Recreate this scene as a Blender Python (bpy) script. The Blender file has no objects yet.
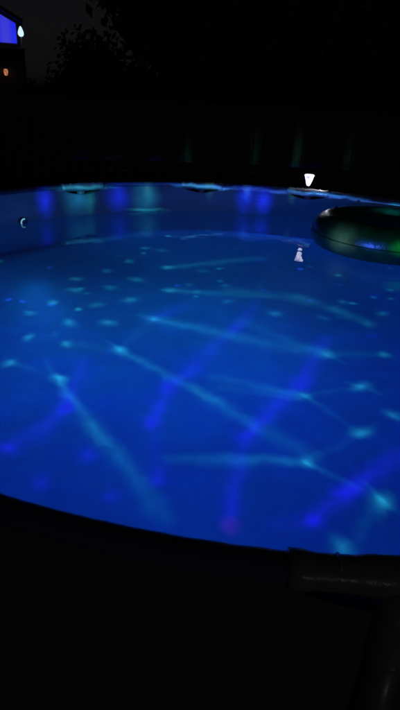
import bpy, bmesh, math, random
from mathutils import Vector, Matrix, Euler
random.seed(7)
S = bpy.context.scene
COL = S.collection
R = 2.29                 # pool radius (rail centre line)
CX, CY = 0.3242, 2.9814  # pool centre
WZ = 0.8076              # water level
RIM = 1.07
PI = math.pi

# ------------------------------------------------------------------ render
S.render.engine = 'CYCLES'
S.view_settings.view_transform = 'Standard'
S.view_settings.look = 'None'
S.view_settings.exposure = 0
S.view_settings.gamma = 1
S.view_settings.use_curve_mapping = False
cy = S.cycles
cy.max_bounces = 8; cy.diffuse_bounces = 3; cy.glossy_bounces = 4; cy.transmission_bounces = 6
cy.sample_clamp_indirect = 1.5
cy.use_denoising = True
cy.caustics_refractive = True
cy.use_light_tree = False; cy.use_adaptive_sampling = False

# ------------------------------------------------------------------ node helper
class NT:
    def __init__(s, tree):
        s.t = tree; s.n = tree.nodes; s.l = tree.links
    def put(s, sock, v):
        if v is None: return
        if isinstance(v, bpy.types.NodeSocket): s.l.new(v, sock)
        else: sock.default_value = v
    def math(s, op, a, b=None, c=None, clamp=False):
        n = s.n.new('ShaderNodeMath'); n.operation = op; n.use_clamp = clamp
        for i, v in enumerate((a, b, c)): s.put(n.inputs[i], v)
        return n.outputs[0]
    def vec(s, op, a, b=None, c=None):
        n = s.n.new('ShaderNodeVectorMath'); n.operation = op
        for i, v in enumerate((a, b, c)): s.put(n.inputs[i], v)
        return n.outputs[1] if op in ('LENGTH', 'DOT_PRODUCT', 'DISTANCE') else n.outputs[0]
    def scale(s, a, f):
        n = s.n.new('ShaderNodeVectorMath'); n.operation = 'SCALE'
        s.put(n.inputs[0], a); s.put(n.inputs['Scale'], f); return n.outputs[0]
    def mapping(s, v, loc, rot, sc):
        n = s.n.new('ShaderNodeMapping'); n.vector_type = 'TEXTURE'
        s.put(n.inputs[0], v); n.inputs[1].default_value = loc; n.inputs[2].default_value = rot; n.inputs[3].default_value = sc
        return n.outputs[0]
    def soft(s, v, a, b, lo, hi):
        n = s.n.new('ShaderNodeMapRange'); n.interpolation_type = 'SMOOTHSTEP'; n.clamp = True
        s.put(n.inputs[0], v)
        for i, x in enumerate((a, b, lo, hi)): s.put(n.inputs[i+1], x)
        return n.outputs[0]
    def sep(s, v):
        n = s.n.new('ShaderNodeSeparateXYZ'); s.put(n.inputs[0], v); return n.outputs
    def comb(s, x, y, z):
        n = s.n.new('ShaderNodeCombineXYZ')
        for i, v in enumerate((x, y, z)): s.put(n.inputs[i], v)
        return n.outputs[0]
    def noise(s, v, scale, detail=2, rough=.5, color=False):
        n = s.n.new('ShaderNodeTexNoise'); s.put(n.inputs['Vector'], v)
        n.inputs['Scale'].default_value = scale; n.inputs['Detail'].default_value = detail; n.inputs['Roughness'].default_value = rough
        return n.outputs['Color' if color else 'Fac']
    def mix(s, f, a, b):
        n = s.n.new('ShaderNodeMix'); n.data_type = 'RGBA'
        s.put(n.inputs[0], f); s.put(n.inputs[6], a); s.put(n.inputs[7], b); return n.outputs[2]

def rgb(a): return (a[0], a[1], a[2], 1.0)

def material(name, ca, cb=None, rough=.5, scale=8, bump=0., bscale=40, metal=0., spec=.5, coat=0., stretch=(1, 1, 1), emit=None, estr=0.):
    m = bpy.data.materials.new(name); m.use_nodes = True
    t = NT(m.node_tree); b = t.n['Principled BSDF']
    co = t.n.new('ShaderNodeTexCoord').outputs['Object']
    if stretch != (1, 1, 1):
        co = t.vec('MULTIPLY', co, stretch)
    f = t.noise(co, scale, 4, .6)
    t.put(b.inputs['Base Color'], t.mix(f, rgb(ca), rgb(cb or ca)))
    t.put(b.inputs['Roughness'], t.soft(t.noise(co, scale*2.3, 3), .3, .7, max(0, rough-.07), min(1, rough+.07)))
    b.inputs['Metallic'].default_value = metal
    b.inputs['Specular IOR Level'].default_value = spec
    b.inputs['Coat Weight'].default_value = coat
    if emit:
        b.inputs['Emission Color'].default_value = rgb(emit); b.inputs['Emission Strength'].default_value = estr
    if bump:
        n = t.n.new('ShaderNodeBump'); n.inputs['Strength'].default_value = bump; n.inputs['Distance'].default_value = .01
        t.put(n.inputs['Height'], t.noise(co, bscale, 5)); t.put(b.inputs['Normal'], n.outputs[0])
    return m

# ------------------------------------------------------------------ object helpers
def link(name, bm, mat, parent=None, smooth=True):
    me = bpy.data.meshes.new(name)
    bmesh.ops.recalc_face_normals(bm, faces=bm.faces[:])
    bm.to_mesh(me); bm.free()
    return link_mesh(name, me, mat, parent, smooth)
def link_mesh(name, me, mat, parent=None, smooth=True):
    if mat: me.materials.append(mat)
    if smooth:
        for p in me.polygons: p.use_smooth = True
    o = bpy.data.objects.new(name, me); COL.objects.link(o)
    if parent: o.parent = parent
    return o
def thing(name, label, cat, loc=(0, 0, 0), rz=0, group=None):
    o = bpy.data.objects.new(name, None); COL.objects.link(o)
    o.empty_display_size = .1
    o.location = loc; o.rotation_euler = (0, 0, rz); tag(o, label, cat, group); return o
def tag(o, label, cat, group=None):
    o['label'] = label; o['category'] = cat
    if group: o['group'] = group
    return o
def structure(o): o['kind'] = 'structure'; return o

def add_box(bm, c, d, bevel=0., rot=None):
    r = bmesh.ops.create_cube(bm, size=1)
    vs = r['verts']
    M = Matrix.Translation(c) @ (rot or Matrix()) @ Matrix.Diagonal((d[0], d[1], d[2], 1))
    bmesh.ops.transform(bm, matrix=M, verts=vs)
    if bevel:
        es = list({e for v in vs for e in v.link_edges})
        bmesh.ops.bevel(bm, geom=es, offset=bevel, segments=2, affect='EDGES', profile=.5)
def add_tube(bm, pts, rad, n=14, caps=True, up=Vector((0, 0, 1))):
    pts = [Vector(p) for p in pts]
    rads = rad if isinstance(rad, (list, tuple)) else [rad]*len(pts)
    rings = []
    for i, p in enumerate(pts):
        d = (pts[min(i+1, len(pts)-1)] - pts[max(i-1, 0)]).normalized()
        a = d.cross(up)
        if a.length < 1e-3: a = d.cross(Vector((1, 0, 0)))
        a.normalize(); b = a.cross(d)
        rings.append([bm.verts.new(p + (a*math.cos(2*PI*k/n) + b*math.sin(2*PI*k/n))*rads[i]) for k in range(n)])
    for r0, r1 in zip(rings, rings[1:]):
        for k in range(n): bm.faces.new((r0[k], r0[(k+1) % n], r1[(k+1) % n], r1[k]))
    if caps: bm.faces.new(rings[0][::-1]); bm.faces.new(rings[-1])
def add_lathe(bm, prof, n=28, M=Matrix(), a0=0., a1=2*PI, caps=False):
    full = abs(a1-a0-2*PI) < 1e-6
    cols = n if full else n+1
    rings = [[bm.verts.new(M @ Vector((r*math.cos(a0+(a1-a0)*k/n), r*math.sin(a0+(a1-a0)*k/n), z))) for k in range(cols)] for r, z in prof]
    for r0, r1 in zip(rings, rings[1:]):
        for k in range(n):
            bm.faces.new((r0[k], r0[(k+1) % cols], r1[(k+1) % cols], r1[k]))
    if full and caps:
        bm.faces.new(rings[0][::-1]); bm.faces.new(rings[-1])
    return rings
def polar(a, r, z=0.): return Vector((r*math.cos(a), r*math.sin(a), z))
SKY_STRENGTH = .00098
MOON = .010
WAVE = 1.
DOT_AMP = 1.55
STREAK_AMP = 1.35
BASE_B = (.005, .075, .88)
BASE_T = (.005, .14, .62)
WALL_UW = (.003, .05, .25)
WARP = .09
DOT_R = .05
STREAK_W = 1.05
LANTERN = .6
SPARKS = 2.0
# light pattern on the pool floor, in metres
DOTS=[
((-0.618,4.220),'c',0.7),
((-0.743,3.963),'c',0.5),
((-0.942,3.756),'c',0.6),
((-0.511,3.837),'c',0.7),
((-0.677,3.633),'c',0.6),
((-0.898,3.538),'c',0.5),
((-0.501,3.453),'c',0.9),
((-0.999,3.316),'c',0.6),
((-0.711,3.337),'c',0.6),
((-1.089,3.132),'c',0.5),
((-0.829,3.053),'c',0.8),
((-0.594,3.092),'c',1.0),
((-1.012,2.841),'c',0.8),
((-0.514,4.589),'c',0.6),
((-0.372,4.561),'c',0.4),
((-0.303,4.136),'c',0.9),
((-0.014,4.093),'c',0.3),
((-0.103,3.786),'c',0.4),
((0.164,3.825),'c',0.4),
((-0.236,3.670),'c',0.9),
((0.174,3.518),'c',0.5),
((-0.309,3.190),'c',1.0),
((0.482,3.377),'c',0.6),
((0.986,3.608),'c',0.4),
((1.219,3.445),'c',0.5),
((1.255,3.742),'b',0.5),
((0.806,3.347),'c',0.3),
((1.087,3.266),'c',0.4),
((0.740,2.855),'c',0.8),
((1.095,2.865),'c',1.0),
((0.880,2.522),'c',1.1),
((0.552,2.423),'c',0.8),
((0.778,2.140),'c',1.2),
((0.986,2.276),'c',0.8),
((1.090,3.100),'b',0.6),
((-0.779,2.798),'c',1.0),
((-1.024,2.561),'c',1.0),
((-0.470,2.787),'c',1.0),
((-0.734,2.442),'c',1.0),
((-0.638,2.201),'b',0.9),
((-0.804,1.902),'b',1.0),
((-0.463,1.901),'b',0.9),
((-0.621,1.718),'b',0.8),
((-0.336,1.674),'b',0.8),
((-0.137,1.785),'b',0.9),
((-0.218,2.138),'b',1.0),
((0.491,1.940),'c',0.8),
((0.774,1.724),'c',1.2),
((0.565,1.486),'c',0.9),
((0.473,1.608),'b',1.0),
((0.153,1.573),'p',0.9),]
STREAKS=[
((-0.303,4.136),(0.483,4.494),'c',0.45,0.067),
((-0.236,3.670),(0.463,3.640),'c',0.5,0.054),
((-0.309,3.190),(0.740,2.855),'c',0.6,0.073),
((0.740,2.855),(0.248,3.247),'c',0.3,0.060),
((-0.470,2.787),(0.089,2.355),'c',0.62,0.040),
((-0.016,2.432),(0.538,1.961),'c',0.5,0.054),
((-0.734,2.442),(-0.406,1.992),'c',0.55,0.031),
((-0.486,2.100),(-0.101,1.604),'c',0.48,0.054),
((0.552,2.423),(0.072,2.560),'c',0.5,0.037),
((0.526,2.387),(0.115,2.480),'c',0.3,0.027),
((0.491,1.940),(-0.114,1.906),'c',0.6,0.038),
((0.659,3.663),(0.912,3.483),'c',0.35,0.081),
((0.912,3.483),(1.100,3.267),'c',0.4,0.055),
((0.192,3.733),(0.761,3.620),'c',0.3,0.072),
((-0.638,2.201),(-0.641,2.643),'b',0.45,0.037),
((-0.638,2.201),(-0.692,1.970),'b',0.3,0.044),
((-0.218,2.138),(-0.142,2.510),'b',0.75,0.032),
((-0.157,2.435),(0.245,3.176),'b',0.55,0.050),
((0.211,3.104),(0.387,3.578),'b',0.35,0.045),
((0.145,1.621),(0.222,2.090),'b',0.5,0.034),
((0.222,2.076),(0.578,2.572),'b',0.75,0.045),
((0.542,2.503),(0.768,3.051),'b',0.6,0.046),
((0.473,1.608),(0.666,1.787),'b',0.7,0.033),
((0.631,1.758),(0.952,2.014),'b',0.75,0.045),
((0.473,1.608),(0.306,1.572),'b',0.3,0.043),
((0.740,2.855),(1.095,2.865),'c',0.2,0.046),
((0.552,2.423),(0.880,2.522),'c',0.18,0.025),
((0.552,2.423),(0.778,2.140),'c',0.18,0.022),
((0.491,1.940),(0.773,2.119),'c',0.2,0.022),
((0.491,1.940),(0.774,1.724),'c',0.2,0.024),
((0.774,1.724),(0.577,1.486),'c',0.2,0.030),
((-1.024,2.561),(-0.734,2.442),'c',0.15,0.032),
((-0.779,2.798),(-0.470,2.787),'c',0.2,0.054),
((-0.470,2.787),(-0.309,3.190),'c',0.15,0.040),
((-0.309,3.190),(-0.088,3.433),'b',0.3,0.046),
((-0.470,2.787),(-0.601,2.897),'c',0.35,0.017),
((-0.734,2.442),(-0.838,2.592),'c',0.3,0.011),
((-0.309,3.190),(-0.428,3.216),'c',0.3,0.028),
((0.880,2.522),(0.795,2.575),'c',0.35,0.020),
((0.880,2.522),(0.955,2.461),'c',0.3,0.019),
((0.778,2.140),(0.881,2.211),'c',0.3,0.011),
((0.774,1.724),(0.732,1.823),'c',0.35,0.016),
((0.774,1.724),(0.831,1.668),'c',0.35,0.017),
((0.774,1.724),(0.737,1.611),'c',0.3,0.011),
((0.552,2.423),(0.622,2.342),'c',0.35,0.015),
((0.491,1.940),(0.557,1.887),'c',0.35,0.018),
((0.491,1.940),(0.560,2.014),'c',0.35,0.015),
((0.740,2.855),(0.830,2.750),'c',0.3,0.020),
((-0.137,1.785),(-0.190,2.097),'b',0.2,0.040),
((-0.804,1.902),(-0.638,2.201),'b',0.2,0.048),]

# ------------------------------------------------------------------ camera
def make_camera():
    p, ro = 0.44794, 0.05691
    f = Vector((0, math.cos(p), -math.sin(p))); r = Vector((1, 0, 0)); u = r.cross(f)
    c, s = math.cos(ro), math.sin(ro)
    r2 = c*r + s*u; u2 = -s*r + c*u
    cam = bpy.data.cameras.new('camera'); o = bpy.data.objects.new('camera', cam); COL.objects.link(o)
    M = Matrix((r2, u2, -f)).transposed().to_4x4(); M.translation = (0, 0, 1.7867)
    o.matrix_world = M
    cam.sensor_fit = 'VERTICAL'; cam.sensor_height = 36; cam.lens = 36*534/710
    cam.clip_start = .02; cam.clip_end = 500
    S.camera = o
make_camera()

# ------------------------------------------------------------------ night sky and faint moon
SUN_EL, SUN_AZ_X = math.radians(7), .26     # low moon behind the camera
w = bpy.data.worlds.new('World'); S.world = w; w.use_nodes = True
t = NT(w.node_tree); bg = t.n['Background']
sky = t.n.new('ShaderNodeTexSky'); sky.sky_type = 'NISHITA'; sky.sun_disc = False
sky.sun_elevation = SUN_EL
sun_dir = Vector((SUN_AZ_X, -math.sqrt(1-SUN_AZ_X**2), 0)) * math.cos(SUN_EL) + Vector((0, 0, math.sin(SUN_EL)))
sky.sun_rotation = math.atan2(sun_dir.x, sun_dir.y)
bw = t.n.new('ShaderNodeRGBToBW'); t.put(bw.inputs[0], sky.outputs[0])
grey = t.mix(.85, sky.outputs[0], t.vec('MULTIPLY', t.comb(bw.outputs[0], bw.outputs[0], bw.outputs[0]), (1.08, .94, 1.18)))
t.put(bg.inputs[0], grey); bg.inputs[1].default_value = SKY_STRENGTH
sl = bpy.data.lights.new('moon', 'SUN'); sl.energy = MOON; sl.angle = math.radians(.6); sl.color = (1, .95, .97)
so = bpy.data.objects.new('moon', sl); COL.objects.link(so)
so.rotation_euler = sun_dir.to_track_quat('Z', 'Y').to_euler(); so.location = sun_dir*30

# ------------------------------------------------------------------ materials
M_liner = bpy.data.materials.new('pale_blue_vinyl'); M_liner.use_nodes = True
t = NT(M_liner.node_tree); b = t.n['Principled BSDF']
co = t.n.new('ShaderNodeTexCoord').outputs['Object']
t.put(b.inputs['Base Color'], t.mix(t.noise(co, 3.5, 5, .65), rgb((.40, .55, .66)), rgb((.50, .64, .74))))
b.inputs['Roughness'].default_value = .38
xyz = t.sep(co)
hn = t.math('MULTIPLY_ADD', t.noise(co, 2.2, 2), .02, xyz[2])
seam = t.math('SINE', t.math('MULTIPLY', hn, 88.))
hgt = t.math('ADD', t.math('MULTIPLY', t.math('POWER', t.math('ABSOLUTE', seam), 6), .22), t.math('MULTIPLY', t.noise(t.vec('MULTIPLY', co, (5, 5, 1.5)), 3, 2), .25))
bp = t.n.new('ShaderNodeBump'); bp.inputs['Strength'].default_value = .35; bp.inputs['Distance'].default_value = .012
t.put(bp.inputs['Height'], hgt); t.put(b.inputs['Normal'], bp.outputs[0])

M_outer = material('dark_grey_vinyl', (.19, .18, .24), (.25, .24, .30), rough=.55, scale=6, bump=.25, bscale=160)
M_sleeve = material('blue_rim_vinyl', (.10, .16, .27), (.15, .21, .33), rough=.42, scale=9, bump=.15, bscale=50)
M_plastic = material('grey_white_plastic', (.42, .42, .45), (.50, .50, .53), rough=.24, scale=12, bump=.22, bscale=38)
M_steel = material('powder_coated_steel', (.36, .37, .40), (.44, .45, .48), rough=.36, scale=14, metal=.15, bump=.05, bscale=120)
M_ring = material('dark_green_vinyl', (.022, .095, .055), (.040, .14, .085), rough=.36, scale=9, bump=.35, bscale=34, coat=.25)
M_seam = material('green_vinyl_weld', (.012, .045, .024), rough=.35)
M_dark = material('black_plastic', (.015, .015, .018), (.025, .025, .03), rough=.4)
M_wood = material('weathered_fence_wood', (.05, .045, .05), (.075, .07, .075), rough=.8, scale=5, bump=.4, bscale=20, stretch=(9, 9, .6))
M_post = material('dark_post_wood', (.035, .030, .030), (.05, .045, .043), rough=.8, scale=6, bump=.3, stretch=(8, 8, .8))
M_bark = material('bark', (.035, .028, .026), (.06, .05, .045), rough=.9, scale=6, bump=.6, bscale=18, stretch=(4, 4, .7))
M_leafA = material('dark_leaves', (.05, .06, .05), (.085, .095, .08), rough=.65, scale=.9)
M_leafB = material('hedge_leaves', (.05, .06, .052), (.085, .092, .08), rough=.7, scale=1.3)
M_ground = material('dark_lawn', (.020, .026, .018), (.040, .045, .030), rough=.95, scale=1.5, bump=.6, bscale=25)
M_house = material('house_siding', (.10, .10, .11), (.13, .13, .14), rough=.8, scale=4, stretch=(1, 1, 12))
M_roof = material('roof_shingles', (.030, .030, .034), (.055, .055, .060), rough=.85, scale=14)
M_trim = material('painted_trim', (.22, .22, .24), (.28, .28, .30), rough=.6)

def glow(name, col, strength, col2=None, scale=6, stretch=(1, 1, 1)):
    m = bpy.data.materials.new(name); m.use_nodes = True
    t = NT(m.node_tree); b = t.n['Principled BSDF']
    b.inputs['Base Color'].default_value = rgb([.5*c for c in col]); b.inputs['Roughness'].default_value = .3
    co = t.vec('MULTIPLY', t.n.new('ShaderNodeTexCoord').outputs['Object'], stretch)
    t.put(b.inputs['Emission Color'], t.mix(t.soft(t.noise(co, scale, 2), .35, .65, 0, 1), rgb(col), rgb(col2 or col)))
    b.inputs['Emission Strength'].default_value = strength
    m.cycles.emission_sampling = 'NONE'      # the lantern has a lamp of its own
    return m
M_lantern = glow('frosted_lantern_glow', (.92, .90, 1.0), 2.3, (.28, .25, .62), 26, (1, 1, .6))
M_lantern_far = glow('white_lamp_glow', (.62, .86, 1.0), 1.05)
M_amber = glow('amber_lamp_glow', (.62, .26, .10), .9, (.35, .12, .06), 14)
M_pane = glow('blue_lit_curtain', (.012, .02, .80), 1.0, (.07, .06, .52), 2.0, (1, 1, .04))
M_lens = glow('pool_light_lens', (.30, .75, 1.0), .55)

# ------------------------------------------------------------------ ground
bm = bmesh.new(); bmesh.ops.create_grid(bm, x_segments=60, y_segments=60, size=130)
for v in bm.verts:
    v.co.y += 60
    d = max(0, v.co.y-24)
    v.co.z = -.02 + .012*d + (.15*math.sin(v.co.x*.31)*math.cos(v.co.y*.23) if d else 0)
structure(link('ground', bm, M_ground))

# ------------------------------------------------------------------ pool
pool = thing('swimming_pool', 'large round above ground frame pool glowing blue inside with grey joints along its rim', 'pool', (CX, CY, 0))
D2R = PI/180
JOINT = [74.8, 100.0, 128.6] + [128.6+142.6*k/5 for k in range(1, 6)] + [-88.8+163.6*k/6 for k in range(1, 6)]
JA = sorted((a % 360)*D2R for a in JOINT)
HALF = 4.9*D2R
RT = .026; RZ = RIM-RT-.003
def dip(a):
    d = min(abs((a-j+PI) % (2*PI)-PI) for j in JA)/(5.6*D2R)
    return .062*math.cos(min(1, d)*PI/2)**.8 if d < 1 else 0
def wall(r, zlo, mat, name, floor=False):
    bm = bmesh.new(); n = 900; nz = 12
    rows = []
    for i in range(n):
        a = 2*PI*i/n; top = RZ+.004-dip(a)
        wob = .004*math.sin(a*37)+.003*math.sin(a*83+1)
        rows.append([bm.verts.new(polar(a, r+wob*(math.sin(PI*k/nz)), zlo+(top-zlo)*k/nz)) for k in range(nz+1)])
    for i in range(n):
        a, b = rows[i], rows[(i+1) % n]
        for k in range(nz): bm.faces.new((a[k], b[k], b[k+1], a[k+1]))
    if floor:
        prev = [r_[0] for r_ in rows]
        for rr in (2.2, 1.7, 1.1, .5):
            cur = [bm.verts.new(polar(2*PI*i/n, rr, zlo)) for i in range(n)]
            for i in range(n): bm.faces.new((prev[i], prev[(i+1) % n], cur[(i+1) % n], cur[i]))
            prev = cur
        bm.faces.new(prev)
    return link(name, bm, mat, pool)
wall(R-RT-.003, 0., M_liner, 'liner', True)
wall(R+RT+.003, -.02, M_outer, 'outer_wall')
def arc(a0, a1, r, z, n): return [polar(a0+(a1-a0)*k/n, r, z) for k in range(n+1)]
for i, a in enumerate(JA):
    b = JA[(i+1) % len(JA)]
    if b < a: b += 2*PI
    # steel rail through the bay and the liner folded over it
    bm = bmesh.new(); add_tube(bm, arc(a+.01, b-.01, R, RZ, 30), RT-.004, 12); link('top_rail', bm, M_steel, pool)
    bm = bmesh.new()
    pr = []
    m = 60
    for k in range(m+1):
        th = a+HALF*.97+(b-a-2*HALF*.97)*k/m
        sag = .0009*math.sin(k*.9+i)+.0006*math.sin(k*2.1+2*i)
        ring = []
        for q in range(13):
            ph = -.25+(PI+1.1)*q/12
            rr = RT+.0045+.0004*math.sin(k*.8+q*.5)
            ring.append(bm.verts.new(polar(th, R-math.cos(ph)*rr, RZ+math.sin(ph)*rr+sag*.5)))
        pr.append(ring)
    for r0, r1 in zip(pr, pr[1:]):
        for q in range(12): bm.faces.new((r0[q], r1[q], r1[q+1], r0[q+1]))
    link('rim_sleeve', bm, M_sleeve, pool)
    # T joint: curved collar with thickened ends and a socket for the leg
    bm = bmesh.new()
    n = 16; pts = arc(a-HALF, a+HALF, R, RZ, n)
    rad = [RT+.007+(.0045 if (k in (0, 1, n-1, n)) else 0)+(.004 if abs(k-n/2) < 2.5 else 0) for k in range(n+1)]
    add_tube(bm, pts, rad, 18)
    add_tube(bm, [polar(a, R+.012, RZ-.012), polar(a, R+.03, RZ-.07), polar(a, R+.038, RZ-.15), polar(a, R+.0385, RZ-.155)], [.031, .037, .038, .042], 16)
    for s_ in (-1, 1):
        add_tube(bm, [polar(a+s_*HALF*.55, R-.02, RZ+.026), polar(a+s_*HALF*.55, R, RZ+.0365), polar(a+s_*HALF*.55, R+.02, RZ+.026)], .0035, 8)
    link('rail_joint', bm, M_plastic, pool)
    bm = bmesh.new()
    add_tube(bm, [polar(a, R+.036, RZ-.13), polar(a, R+.05, .7), polar(a, R+.10, .35), polar(a, R+.16, .03)], .0325, 16)
    leg = link('leg', bm, M_steel, pool)
    bm = bmesh.new()
    add_lathe(bm, [(.0, .035), (.036, .035), (.046, .01), (.05, -.015), (.0, -.015)], 18, Matrix.Translation(polar(a, R+.165, 0)))
    link('foot', bm, M_dark, leg)

# ------------------------------------------------------------------ water: a real rippled surface
bm = bmesh.new()
def ripple(x, y):
    return (.0016*math.sin(3.1*x+1.9*y+.6)+.0013*math.sin(-2.3*x+4.2*y+2)+.0008*math.sin(6.3*x-3.1*y+1)
            + .0005*math.sin(9.7*x+7.9*y)+.0004*math.sin(-13*x+6*y+3))*WAVE
nr, na = 150, 300
cen = bm.verts.new((0, 0, ripple(0, 0))); prev = None
for i in range(1, nr+1):
    r = (R-RT-.006)*i/nr
    cur = [bm.verts.new((r*math.cos(2*PI*k/na), r*math.sin(2*PI*k/na), ripple(r*math.cos(2*PI*k/na), r*math.sin(2*PI*k/na)))) for k in range(na)]
    for k in range(na):
        if prev: bm.faces.new((prev[k], cur[k], cur[(k+1) % na], prev[(k+1) % na]))
        else: bm.faces.new((cen, cur[k], cur[(k+1) % na]))
    prev = cur
M_water = bpy.data.materials.new('clear_pool_water'); M_water.use_nodes = True
t = NT(M_water.node_tree); t.n.remove(t.n['Principled BSDF'])
g = t.n.new('ShaderNodeBsdfGlass'); g.inputs['IOR'].default_value = 1.333; g.inputs['Roughness'].default_value = 0.
g.inputs['Color'].default_value = (.96, .99, 1, 1)
bp = t.n.new('ShaderNodeBump'); bp.inputs['Strength'].default_value = .5; bp.inputs['Distance'].default_value = .0024
wco = t.n.new('ShaderNodeTexCoord').outputs['Object']
t.put(bp.inputs['Height'], t.noise(wco, 7, 2, .45)); t.put(g.inputs['Normal'], bp.outputs[0])
t.l.new(g.outputs[0], t.n['Material Output'].inputs[0])
wo = link('pool_water', bm, M_water); wo.location = (CX, CY, WZ); structure(wo)
for p in wo.data.polygons:
    if p.normal.z < 0: p.flip()

# ------------------------------------------------------------------ pool light on the wall
la = 143.6*D2R
lp = polar(la, R-RT-.006) + Vector((CX, CY, WZ+.004))
pl = thing('pool_light', 'small round light on the far left pool wall at the waterline showing a pale crescent', 'pool light', lp, la+PI)
Mx = Matrix.Rotation(PI/2, 4, 'Y')   # lathe axis -> local +X (towards the pool)
bm = bmesh.new(); add_lathe(bm, [(.0, .0), (.037, 0), (.037, .014), (.031, .020), (.018, .022), (.0, .022)], 30, Mx); link('housing', bm, M_sleeve, pl)
bm = bmesh.new(); add_lathe(bm, [(.021, .0225), (.024, .026), (.029, .0255), (.032, .020)], 20, Mx, PI-.3, PI+2.3)
link('lens', bm, M_lens, pl)

# ------------------------------------------------------------------ swim ring
rg = thing('swim_ring', 'dark green translucent swim ring floating on the water by the right wall', 'swim ring', (1.40, 4.20, WZ), .4)
bm = bmesh.new(); NA, NB = 120, 40
RM, RB = .432, .150
grid = []
for i in range(NA):
    a = 2*PI*i/NA; row = []
    for j in range(NB):
        ph = 2*PI*j/NB
        puck = 1+.018*math.sin(a*23)*max(0, -math.cos(ph))+.006*math.sin(a*9+1)
        rr = RM+math.cos(ph)*RB*puck; zz = .092+math.sin(ph)*RB*.93*puck
        row.append(bm.verts.new((rr*math.cos(a), rr*math.sin(a), zz)))
    grid.append(row)
for i in range(NA):
    for j in range(NB):
        bm.faces.new((grid[i][j], grid[(i+1) % NA][j], grid[(i+1) % NA][(j+1) % NB], grid[i][(j+1) % NB]))
link('tube', bm, M_ring, rg)
for rr, zz in ((RM+RB*.992, .100), (RM-RB*.985, .100)):
    bm = bmesh.new(); add_tube(bm, [polar(2*PI*k/90, rr, zz) for k in range(91)], .005, 6, False); link('weld_seam', bm, M_seam, rg)
bm = bmesh.new(); add_lathe(bm, [(.013, 0), (.013, .012), (.009, .016), (.009, .024), (0, .024)], 14, Matrix.Translation((RM*math.cos(2.2), RM*math.sin(2.2), .092+RB*.92)))
link('valve', bm, M_seam, rg)

# ------------------------------------------------------------------ lantern on the rim
lj = 75.0*D2R
sl_ = thing('solar_lantern', 'small glowing white cone lantern standing on the far pool rim beside the swim ring', 'lantern', polar(lj, R)+Vector((CX, CY, RIM+.006)))
sl_.scale = (.88, .88, .88)
bm = bmesh.new(); add_lathe(bm, [(.0, .030), (.014, .031), (.020, .040), (.036, .085), (.047, .128), (.046, .131)], 28); link('shade', bm, M_lantern, sl_)
bm = bmesh.new(); add_lathe(bm, [(.0465, .128), (.052, .130), (.052, .139), (.043, .145), (.0, .147)], 28)
link('cap', bm, glow('lantern_cap', (.8, .8, 1), 1.2), sl_)
bm = bmesh.new(); add_tube(bm, [(0, 0, -.004), (0, 0, .016), (0, 0, .031)], [.013, .008, .012], 12)
for sx in (-1, 1): add_tube(bm, [(sx*.012, 0, .006), (sx*.035, -.004, .004), (sx*.040, -.010, -.012)], .006, 8)
link('clip_base', bm, M_dark, sl_)

# ------------------------------------------------------------------ fence
fe = thing('fence', 'dark board fence standing behind the far side of the pool', 'fence', (0, 8.2, 0))
bm = bmesh.new(); x = -8.
while x < 8:
    wd = random.uniform(.132, .146)
    add_box(bm, (x+wd/2, random.uniform(-.004, .004), .87+random.uniform(-.012, .012)), (wd-.008, .022, 1.72), .003); x += wd
link('board_panel', bm, M_wood, fe, False)
for z in (.3, .9, 1.5):
    bm = bmesh.new(); add_box(bm, (0, .045, z), (16, .045, .09), .004); link('rail', bm, M_wood, fe, False)
for k in range(8):
    bm = bmesh.new(); add_box(bm, (-7.8+k*2.23, .125, .9), (.1, .1, 1.84), .006); link('post', bm, M_post, fe, False)

# ------------------------------------------------------------------ trees
def tree(name, label, cat, loc, crown, rad, trunk_h, n, leaf, mat, lobes=9, group=None):
    th = thing(name, label, cat, loc, random.uniform(0, 6), group)
    bm = bmesh.new(); cz = crown
    add_tube(bm, [(0, 0, -.1), (.03, .02, trunk_h*.4), (-.05, .03, trunk_h), (.02, -.04, cz)], [.22*rad/3, .17*rad/3, .13*rad/3, .05*rad/3], 10)
    cl = []
    for k in range(lobes):
        a = k*2.4+random.uniform(-.3, .3); el = random.uniform(-.75, 1.0)
        d = Vector((math.cos(a)*math.cos(el), math.sin(a)*math.cos(el), math.sin(el)))
        c = Vector((0, 0, cz)) + Vector((d.x*rad[0] if isinstance(rad, tuple) else d.x*rad, d.y*rad, d.z*rad*.95))*random.uniform(.45, .66)
        cl.append((c, rad*random.uniform(.36, .52)))
        b0 = Vector((-.03, .02, trunk_h*random.uniform(.7, 1)))
        add_tube(bm, [b0, b0.lerp(c, .5)+Vector((0, 0, -.12)), c], [.06*rad/3, .045*rad/3, .015*rad/3], 7)
    cl.append((Vector((0, 0, cz)), rad*.6))
    link('trunk', bm, M_bark, th)
    vs, fs = [], []
    for k in range(n):
        c, r = random.choice(cl)
        v = Vector((random.gauss(0, 1), random.gauss(0, 1), random.gauss(0, 1))).normalized()*r*random.random()**.4*random.uniform(.85, 1.18)
        p = c+v
        if p.z < .15: continue
        q = Euler((random.uniform(-1.2, 1.2), random.uniform(-1.2, 1.2), random.uniform(0, 6.3))).to_matrix()
        s = leaf*random.uniform(.6, 1.4); i = len(vs)
        for u, w_ in ((-1, 0), (-.1, -.5), (1, 0), (-.1, .5)):
            vs.append(p+q @ Vector((u*s, w_*s, .12*s*(1-abs(u)))))
        fs.append((i, i+1, i+2, i+3))
    me = bpy.data.meshes.new('crown'); me.from_pydata(vs, [], fs)
    link_mesh('crown', me, mat, th, False)
tree('tree', 'big broad dark tree behind the fence reaching above the picture', 'tree', (.25, 16.2, 0), 4.7, 3.3, 2.0, 24000, .14, M_leafA, 12, group='trees beyond the fence')
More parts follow.
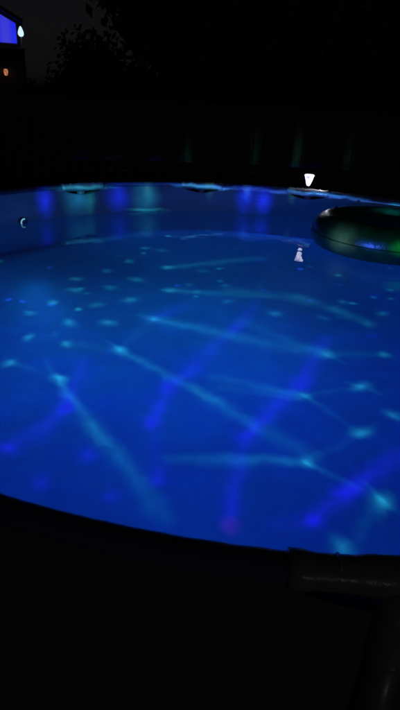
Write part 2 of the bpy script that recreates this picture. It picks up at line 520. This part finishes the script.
tree('tree', 'dark tree to the right of the big one, behind the lantern', 'tree', (4.6, 15.5, 0), 4.6, 3.0, 2.0, 18000, .15, M_leafA, 12, group='trees beyond the fence')
tree('tree', 'dark tree at the far right beyond the fence', 'tree', (8.2, 16.5, 0), 4.5, 3.1, 2.0, 12000, .16, M_leafA, 12, group='trees beyond the fence')
tree('small_tree', 'low dark tree left of the big one, its crown sloping down to the left', 'tree', (-2.55, 15.5, 0), 1.75, 1.75, .8, 9000, .085, M_leafB, 10, group='trees beyond the fence')
tree('bush', 'low dark bush leftmost in the row beyond the fence, near the house', 'bush', (-4.35, 16, 0), 1.35, 1.2, .5, 6000, .07, M_leafB, 9, group='bushes beyond the fence')
tree('bush', 'dark bush under the big tree beyond the fence', 'bush', (.3, 14.2, 0), 1.6, 1.7, .5, 9000, .085, M_leafB, 10, group='bushes beyond the fence')
tree('bush', 'dark bush beyond the fence behind the lantern', 'bush', (3.4, 14.2, 0), 1.7, 1.8, .5, 9000, .085, M_leafB, 10, group='bushes beyond the fence')
tree('bush', 'dark bush at the far right beyond the fence', 'bush', (6.6, 14.4, 0), 1.7, 1.9, .5, 9000, .085, M_leafB, 10, group='bushes beyond the fence')
tree('tree', 'dark distant tree filling the gap behind the big one', 'tree', (2.2, 21.5, 0), 5.2, 3.9, 2.4, 14000, .2, M_leafA, 12, group='trees beyond the fence')
tree('tree', 'dark distant tree at the right, behind the other crowns', 'tree', (8.0, 22, 0), 5.2, 3.9, 2.4, 14000, .2, M_leafA, 12, group='trees beyond the fence')
tree('bush', 'tall dark bush filling the gap between the two crowns above the lantern', 'bush', (3.0, 17.6, 0), 2.3, 2.0, .6, 9000, .12, M_leafB, 11, group='bushes beyond the fence')

# ------------------------------------------------------------------ house far left
hs = thing('house', 'dark two storey gabled house with a blue lit upper window at the far left', 'house', (-6.45, 20, 0), math.radians(20))
bm = bmesh.new()
# gable wall facing the pool: right corner at x = 3.35, shifted below
def prism(bm, pts, y0, y1):
    a = [bm.verts.new((x, y0, z)) for x, z in pts]; b = [bm.verts.new((x, y1, z)) for x, z in pts]
    bm.faces.new(a); bm.faces.new(b[::-1])
    for i in range(len(pts)): bm.faces.new((a[i], b[i], b[(i+1) % len(pts)], a[(i+1) % len(pts)]))
prism(bm, [(-3.35, -.2), (3.35, -.2), (3.35, 3.72), (0, 5.36), (-3.35, 3.72)], 0, 8)
link('wall', bm, M_house, hs, False)
for sx in (-1, 1):
    bm = bmesh.new(); prism(bm, [(0, 5.39), (sx*3.46, 3.62), (sx*3.46, 3.74), (0, 5.52)], -.45, 8.3); link('roof', bm, M_roof, hs, False)
bm = bmesh.new(); prism(bm, [(1.2, 3.04), (3.28, 3.04), (3.28, 3.66), (1.75, 4.41), (1.2, 4.41)], -.03, -.012); wn = link('window', bm, M_trim, hs, False)
bm = bmesh.new(); prism(bm, [(1.26, 3.08), (3.25, 3.08), (3.25, 3.635), (1.74, 4.37), (1.26, 4.37)], -.045, -.034); link('pane', bm, M_pane, wn, False)
bm = bmesh.new()
add_box(bm, (2.11, -.75, 2.80), (2.6, 1.45, .12), .01); link('balcony_floor', bm, M_roof, hs, False)
bm = bmesh.new(); add_box(bm, (2.11, -1.50, 2.862), (2.64, .05, .028), .004); link('balcony_edge', bm, M_trim, hs, False)
for px_ in (1.05, 3.35):
    bm = bmesh.new(); add_box(bm, (px_, -1.35, 1.36), (.11, .11, 2.75), .008); link('balcony_post', bm, M_post, hs, False)
for o in hs.children: o.location.x = -3.35
pt = thing('porch_light', 'small amber porch light glowing low on the dark house wall', 'lamp', (-6.92, 19.74, 2.12), math.radians(20))
bm = bmesh.new(); add_box(bm, (0, .035, .09), (.10, .05, .2), .008); add_box(bm, (0, -.02, .215), (.15, .13, .02), .005); link('bracket', bm, M_dark, pt, False)
bm = bmesh.new(); add_lathe(bm, [(.0, 0), (.045, .01), (.062, .06), (.070, .13), (.060, .19), (0, .20)], 16, Matrix.Translation((0, -.03, 0))); link('glass', bm, M_amber, pt)
gl = thing('garden_lamp', 'white teardrop lamp on a thin pole at the balcony corner of the far house', 'lamp', (-5.955, 18.6, 2.79))
bm = bmesh.new(); add_tube(bm, [(0, 0, 0), (0, 0, .05), (0, 0, .06), (0, 0, .40)], [.035, .030, .013, .013], 10); link('pole', bm, M_trim, gl)
bm = bmesh.new(); add_lathe(bm, [(.0, .385), (.055, .40), (.086, .45), (.080, .52), (.050, .60), (.020, .655), (0, .665)], 20); link('glass', bm, M_lantern_far, gl)

# ------------------------------------------------------------------ lamps
def gobo_lamp(name, loc, radius=.004):
    L = bpy.data.lights.new(name, 'POINT'); L.energy = 4*PI; L.shadow_soft_size = radius; L.use_nodes = True
    L.cycles.use_multiple_importance_sampling = False
    o = bpy.data.objects.new(name, L); COL.objects.link(o); o.location = loc
    t = NT(L.node_tree)
    em = t.n.get('Emission') or t.n.new('ShaderNodeEmission')
    d = t.n.new('ShaderNodeNewGeometry').outputs['Incoming']
    return t, em, d
COLS = {"c": (.03, .58, .68), "b": (.04, .0, 1.85), "p": (.35, .01, 1.5)}
LA0 = polar(la, R-.16)+Vector((CX, CY, WZ-.035))
def floor_beams(name, side, keys, with_base):
    """one LED of the wall light: a patterned beam on the pool floor, given in floor coordinates"""
    LA = LA0+polar(la+PI/2, side)
    t, em, d = gobo_lamp(name, LA)
    x, y, z = t.sep(d)
    down = t.math('MAXIMUM', t.math('MULTIPLY', z, -1), .012)
    k = t.math('DIVIDE', LA.z, down)                       # distance to the pool floor along this beam
    P = t.vec('ADD', t.vec('MULTIPLY', t.scale(d, k), (1, 1, 0)), (LA.x, LA.y, 0))
    wob = t.vec('MULTIPLY', t.vec('SUBTRACT', t.noise(P, 7.5, 4, .68, True), (.5, .5, .5)), (WARP, WARP, 0))
    Pw = t.vec('ADD', P, wob)
    acc = {}
    def core(dist, r1, amp):          # bright thin core, wide faint skirt
        n = t.n.new('ShaderNodeMapRange'); n.clamp = True; t.put(n.inputs[0], dist)
        for i, x_ in enumerate((0., r1, 1., 0.)): t.put(n.inputs[i+1], x_)
        return t.math('MULTIPLY', t.math('POWER', n.outputs[0], 2.2), amp)
    def add(key, f):
        acc[key] = t.math('ADD', acc[key], f) if key in acc else f
    for (px, py), key, amp in DOTS:
        if key not in keys: continue
        s_ = DOT_R*random.uniform(.8, 1.2); q = t.mapping(Pw, (px, py, 0), (0, 0, random.uniform(0, 3)), (s_*random.uniform(1., 1.35), s_*.9, 1))
        add(key, core(t.vec('LENGTH', q), 1.5, amp*(DOT_AMP if key == 'c' else DOT_AMP*.42)))
    for (ax, ay), (bx, by), key, amp, wd in STREAKS:
        if key not in keys: continue
        ln = math.hypot(bx-ax, by-ay); an = math.atan2(by-ay, bx-ax); wd = max(.018, wd)*STREAK_W*(1.35 if key == 'b' else 1)
        tilt = math.atan(.7*wd/ln)          # the local z grows along the beam, so it fades towards its tail
        q = t.mapping(Pw, (ax, ay, 0), (0, tilt, an), (wd, wd, wd))
        c_ = t.vec('MINIMUM', t.vec('MAXIMUM', q, (0, 0, 0)), (ln/wd, 0, 0))
        add(key, core(t.vec('DISTANCE', q, c_), 1.6, amp*STREAK_AMP))
    n2 = t.noise(P, 6., 3, .6)
    pc = t.vec('SUBTRACT', P, (CX, CY, 0))
    tot = None
    if with_base:
        n1 = t.noise(P, 1.1, 3, .55)
        near = t.math('MULTIPLY', t.soft(t.vec('DISTANCE', P, (LA.x, LA.y, 0)), .15, 1.25, .5, 1), t.soft(t.sep(P)[0], .35, 1.2, 1., .8))
        tl = t.soft(t.vec('DISTANCE', t.vec('MULTIPLY', P, (.7, 1, 1)), (-.5, 4.0, 0)), .3, 2.4, 1, 0)     # teal centre of the beam, blue skirt
        mid = t.soft(t.vec('DISTANCE', P, (.02, 2.75, 0)), .15, 1.45, 2.25, 1.)      # the hot centre of the beam
        tl = t.math('ADD', tl, t.soft(t.noise(P, 3.2, 3, .6), .3, .7, -.10, .16), clamp=True)
        tot = t.scale(t.mix(tl, rgb(BASE_B), rgb(BASE_T)), t.math('MULTIPLY', t.math('MULTIPLY', t.soft(n1, .25, .75, .85, 1.15), t.math('MULTIPLY', mid, near)), t.soft(n2, .25, .75, .90, 1.09)))
    for key, f in acc.items():
        v = t.scale(t.comb(*COLS[key]), t.math('MULTIPLY', f, t.soft(n2, .2, .7, .75, 1.15)))
        tot = t.vec('ADD', tot, v) if tot is not None else v
    if with_base:      # many fine sparks towards the far side and the right
        vo = t.n.new('ShaderNodeTexVoronoi'); vo.feature = 'F1'; vo.inputs['Scale'].default_value = 6.3; vo.inputs['Randomness'].default_value = .95
        t.put(vo.inputs['Vector'], t.vec('ADD', t.vec('MULTIPLY', P, (1, 1, 0)), t.scale(wob, .5)))
        rnd = t.sep(vo.outputs['Color'])
        sp = t.math('POWER', t.soft(vo.outputs['Distance'], 0., .30, 1, 0), 2.)
        sp = t.math('MULTIPLY', sp, t.soft(rnd[0], .2, 1., 0, 1))
        xyz = t.sep(P)
        where = t.soft(t.math('MULTIPLY_ADD', t.math('ABSOLUTE', t.math('SUBTRACT', xyz[0], .15)), .55, xyz[1]), 3.0, 3.9, .06, 1)
        sp = t.math('MULTIPLY', t.math('MULTIPLY', sp, where), SPARKS)
        tot = t.vec('ADD', tot, t.scale(t.mix(t.soft(rnd[1], .5, .75, 0, 1), rgb((.02, .7, .6)), rgb((.03, .15, 1.6))), sp))
    prof = t.math('DIVIDE', t.math('MULTIPLY', t.math('MULTIPLY', k, k), k), LA.z)
    inside = t.soft(t.vec('LENGTH', pc), 2.22, 2.36, 1, 0)
    out = t.scale(tot, t.math('MULTIPLY', prof, inside))
    if with_base:
        ahead = t.soft(t.vec('DOT_PRODUCT', d, polar(la+PI, 1)), .15, .7, 0, 1)
        out = t.vec('ADD', out, t.scale(t.comb(*WALL_UW), t.math('MULTIPLY', ahead, t.math('SUBTRACT', 1., inside))))
    out = t.scale(out, t.soft(t.vec('DOT_PRODUCT', d, polar(la+PI, 1)), -.25, .15, .0, 1.))
    t.put(em.inputs[0], out); em.inputs[1].default_value = 1.
floor_beams('pool_light_blue_led', .012, 'bp', True)
floor_beams('pool_light_cyan_led', -.012, 'c', False)

lt = bpy.data.lights.new('lantern_light', 'POINT'); lt.energy = LANTERN; lt.shadow_soft_size = .012; lt.color = (.88, .90, 1)
lt.cycles.use_multiple_importance_sampling = False
lo = bpy.data.objects.new('lantern_light', lt); COL.objects.link(lo); lo.location = polar(lj-.05, R+.04)+Vector((CX, CY, RIM+.05))

# unseen party projector added at the near rim left of the picture: source for beams on the far wall, rim, ring and fence
pa = -122*D2R
LB = polar(pa, R)+Vector((CX, CY, RIM+.17))
pj = thing('added_projector', 'unseen small black disco projector added on the near rim outside the left edge of the picture', 'projector', LB-Vector((0, 0, .15)), pa+PI)
bm = bmesh.new(); add_tube(bm, [(0, 0, -.02), (0, 0, .08)], .012, 10); add_box(bm, (0, 0, -.01), (.08, .05, .03), .006); link('clip_stand', bm, M_dark, pj)
bm = bmesh.new(); add_lathe(bm, [(0, -.07), (.04, -.065), (.045, -.02), (.045, .0), (.0, .0)], 24, Matrix.Translation((0, 0, .15)) @ Matrix.Translation((-.02, 0, 0)) @ Matrix.Rotation(PI/2, 4, 'Y')); link('housing', bm, M_dark, pj)
t, em, d = gobo_lamp('added_projector_beams', LB+polar(pa+PI, .05), .006)
LBv = LB+polar(pa+PI, .05)
tot = None
dw = t.vec('ADD', d, t.vec('MULTIPLY', t.vec('SUBTRACT', t.noise(d, 30, 3, .6, True), (.5, .5, .5)), (.014, .014, .014)))
def beam(target, wy, wz, col, amp):
    global tot
    v = Vector(target)-LBv; dist = v.length; e = v/dist
    q = t.mapping(dw, e, (0, 0, math.atan2(e.y, e.x)), (.6, wy/dist, wz/dist))
    f = t.soft(t.vec('LENGTH', q), -.6, 1.1, amp*dist*dist, 0)
    c = t.scale(t.comb(*col), f)
    tot = t.vec('ADD', tot, c) if tot is not None else c
B = (.03, .10, 1.2); T = (.03, .55, .9); DB = (.02, .04, 1.6); G = (.02, .9, .35); WT = (.25, .9, .7)
beam((.35, 5.2, .95), 1.8, .22, (.008, .05, .40), .7)          # the broad blue spill
beam((-1.36, 4.566, .95), .09, .2, DB, 2.6)
beam((-1.13, 4.78, .95), .16, .2, T, 1.8)
beam((-1.045, 4.85, .95), .05, .2, G, .8)
beam((-.813, 5.00, .95), .14, .2, DB, 1.9)
beam((-.579, 5.12, .95), .15, .2, T, 1.8)
beam((.376, 5.305, .95), .12, .2, DB, 2.6)
beam((.548, 5.294, .95), .11, .2, DB, 2.6)
beam((-1.103, 4.806, 1.038), .33, .026, (.08, .9, 1.3), 3.8)
beam((-.066, 5.272, 1.038), .33, .026, (.08, .9, 1.3), 3.4)
beam((1.1, 5.17, 1.036), .5, .026, (.1, .6, 1.2), 2.2)
for x_, z_, a_ in ((-.337, .964, .5), (.625, 1.084, .6), (1.226, 1.117, .9), (1.966, 1.09, .5)):
    beam((x_, 8.19, z_), .10, .45, (.12, .55, .25), a_)
beam((.95, 3.80, .93), .15, .13, (.9, .8, 1.0), 4.5)
beam((1.15, 3.70, .935), .15, .05, (.05, .1, 1.6), 5.)
beam((1.40, 3.66, .93), .12, .08, (.02, 1.4, .25), 6.)
beam((1.52, 4.55, 1.03), .16, .035, (.03, .6, 1.0), 6.)
beam((.3, 5.3, 1.036), 2.0, .024, (.10, .25, 1.3), 3.)
beam((1.3, 3.9, .93), .6, .25, (.04, .2, .16), 2.0)
beam((-.57, 5.09, .822), .22, .02, (.03, .8, .9), 1.6)
nz = t.soft(t.noise(d, 26, 3), .25, .75, .6, 1.3)
t.put(em.inputs[0], t.scale(tot, nz)); em.inputs[1].default_value = 1.
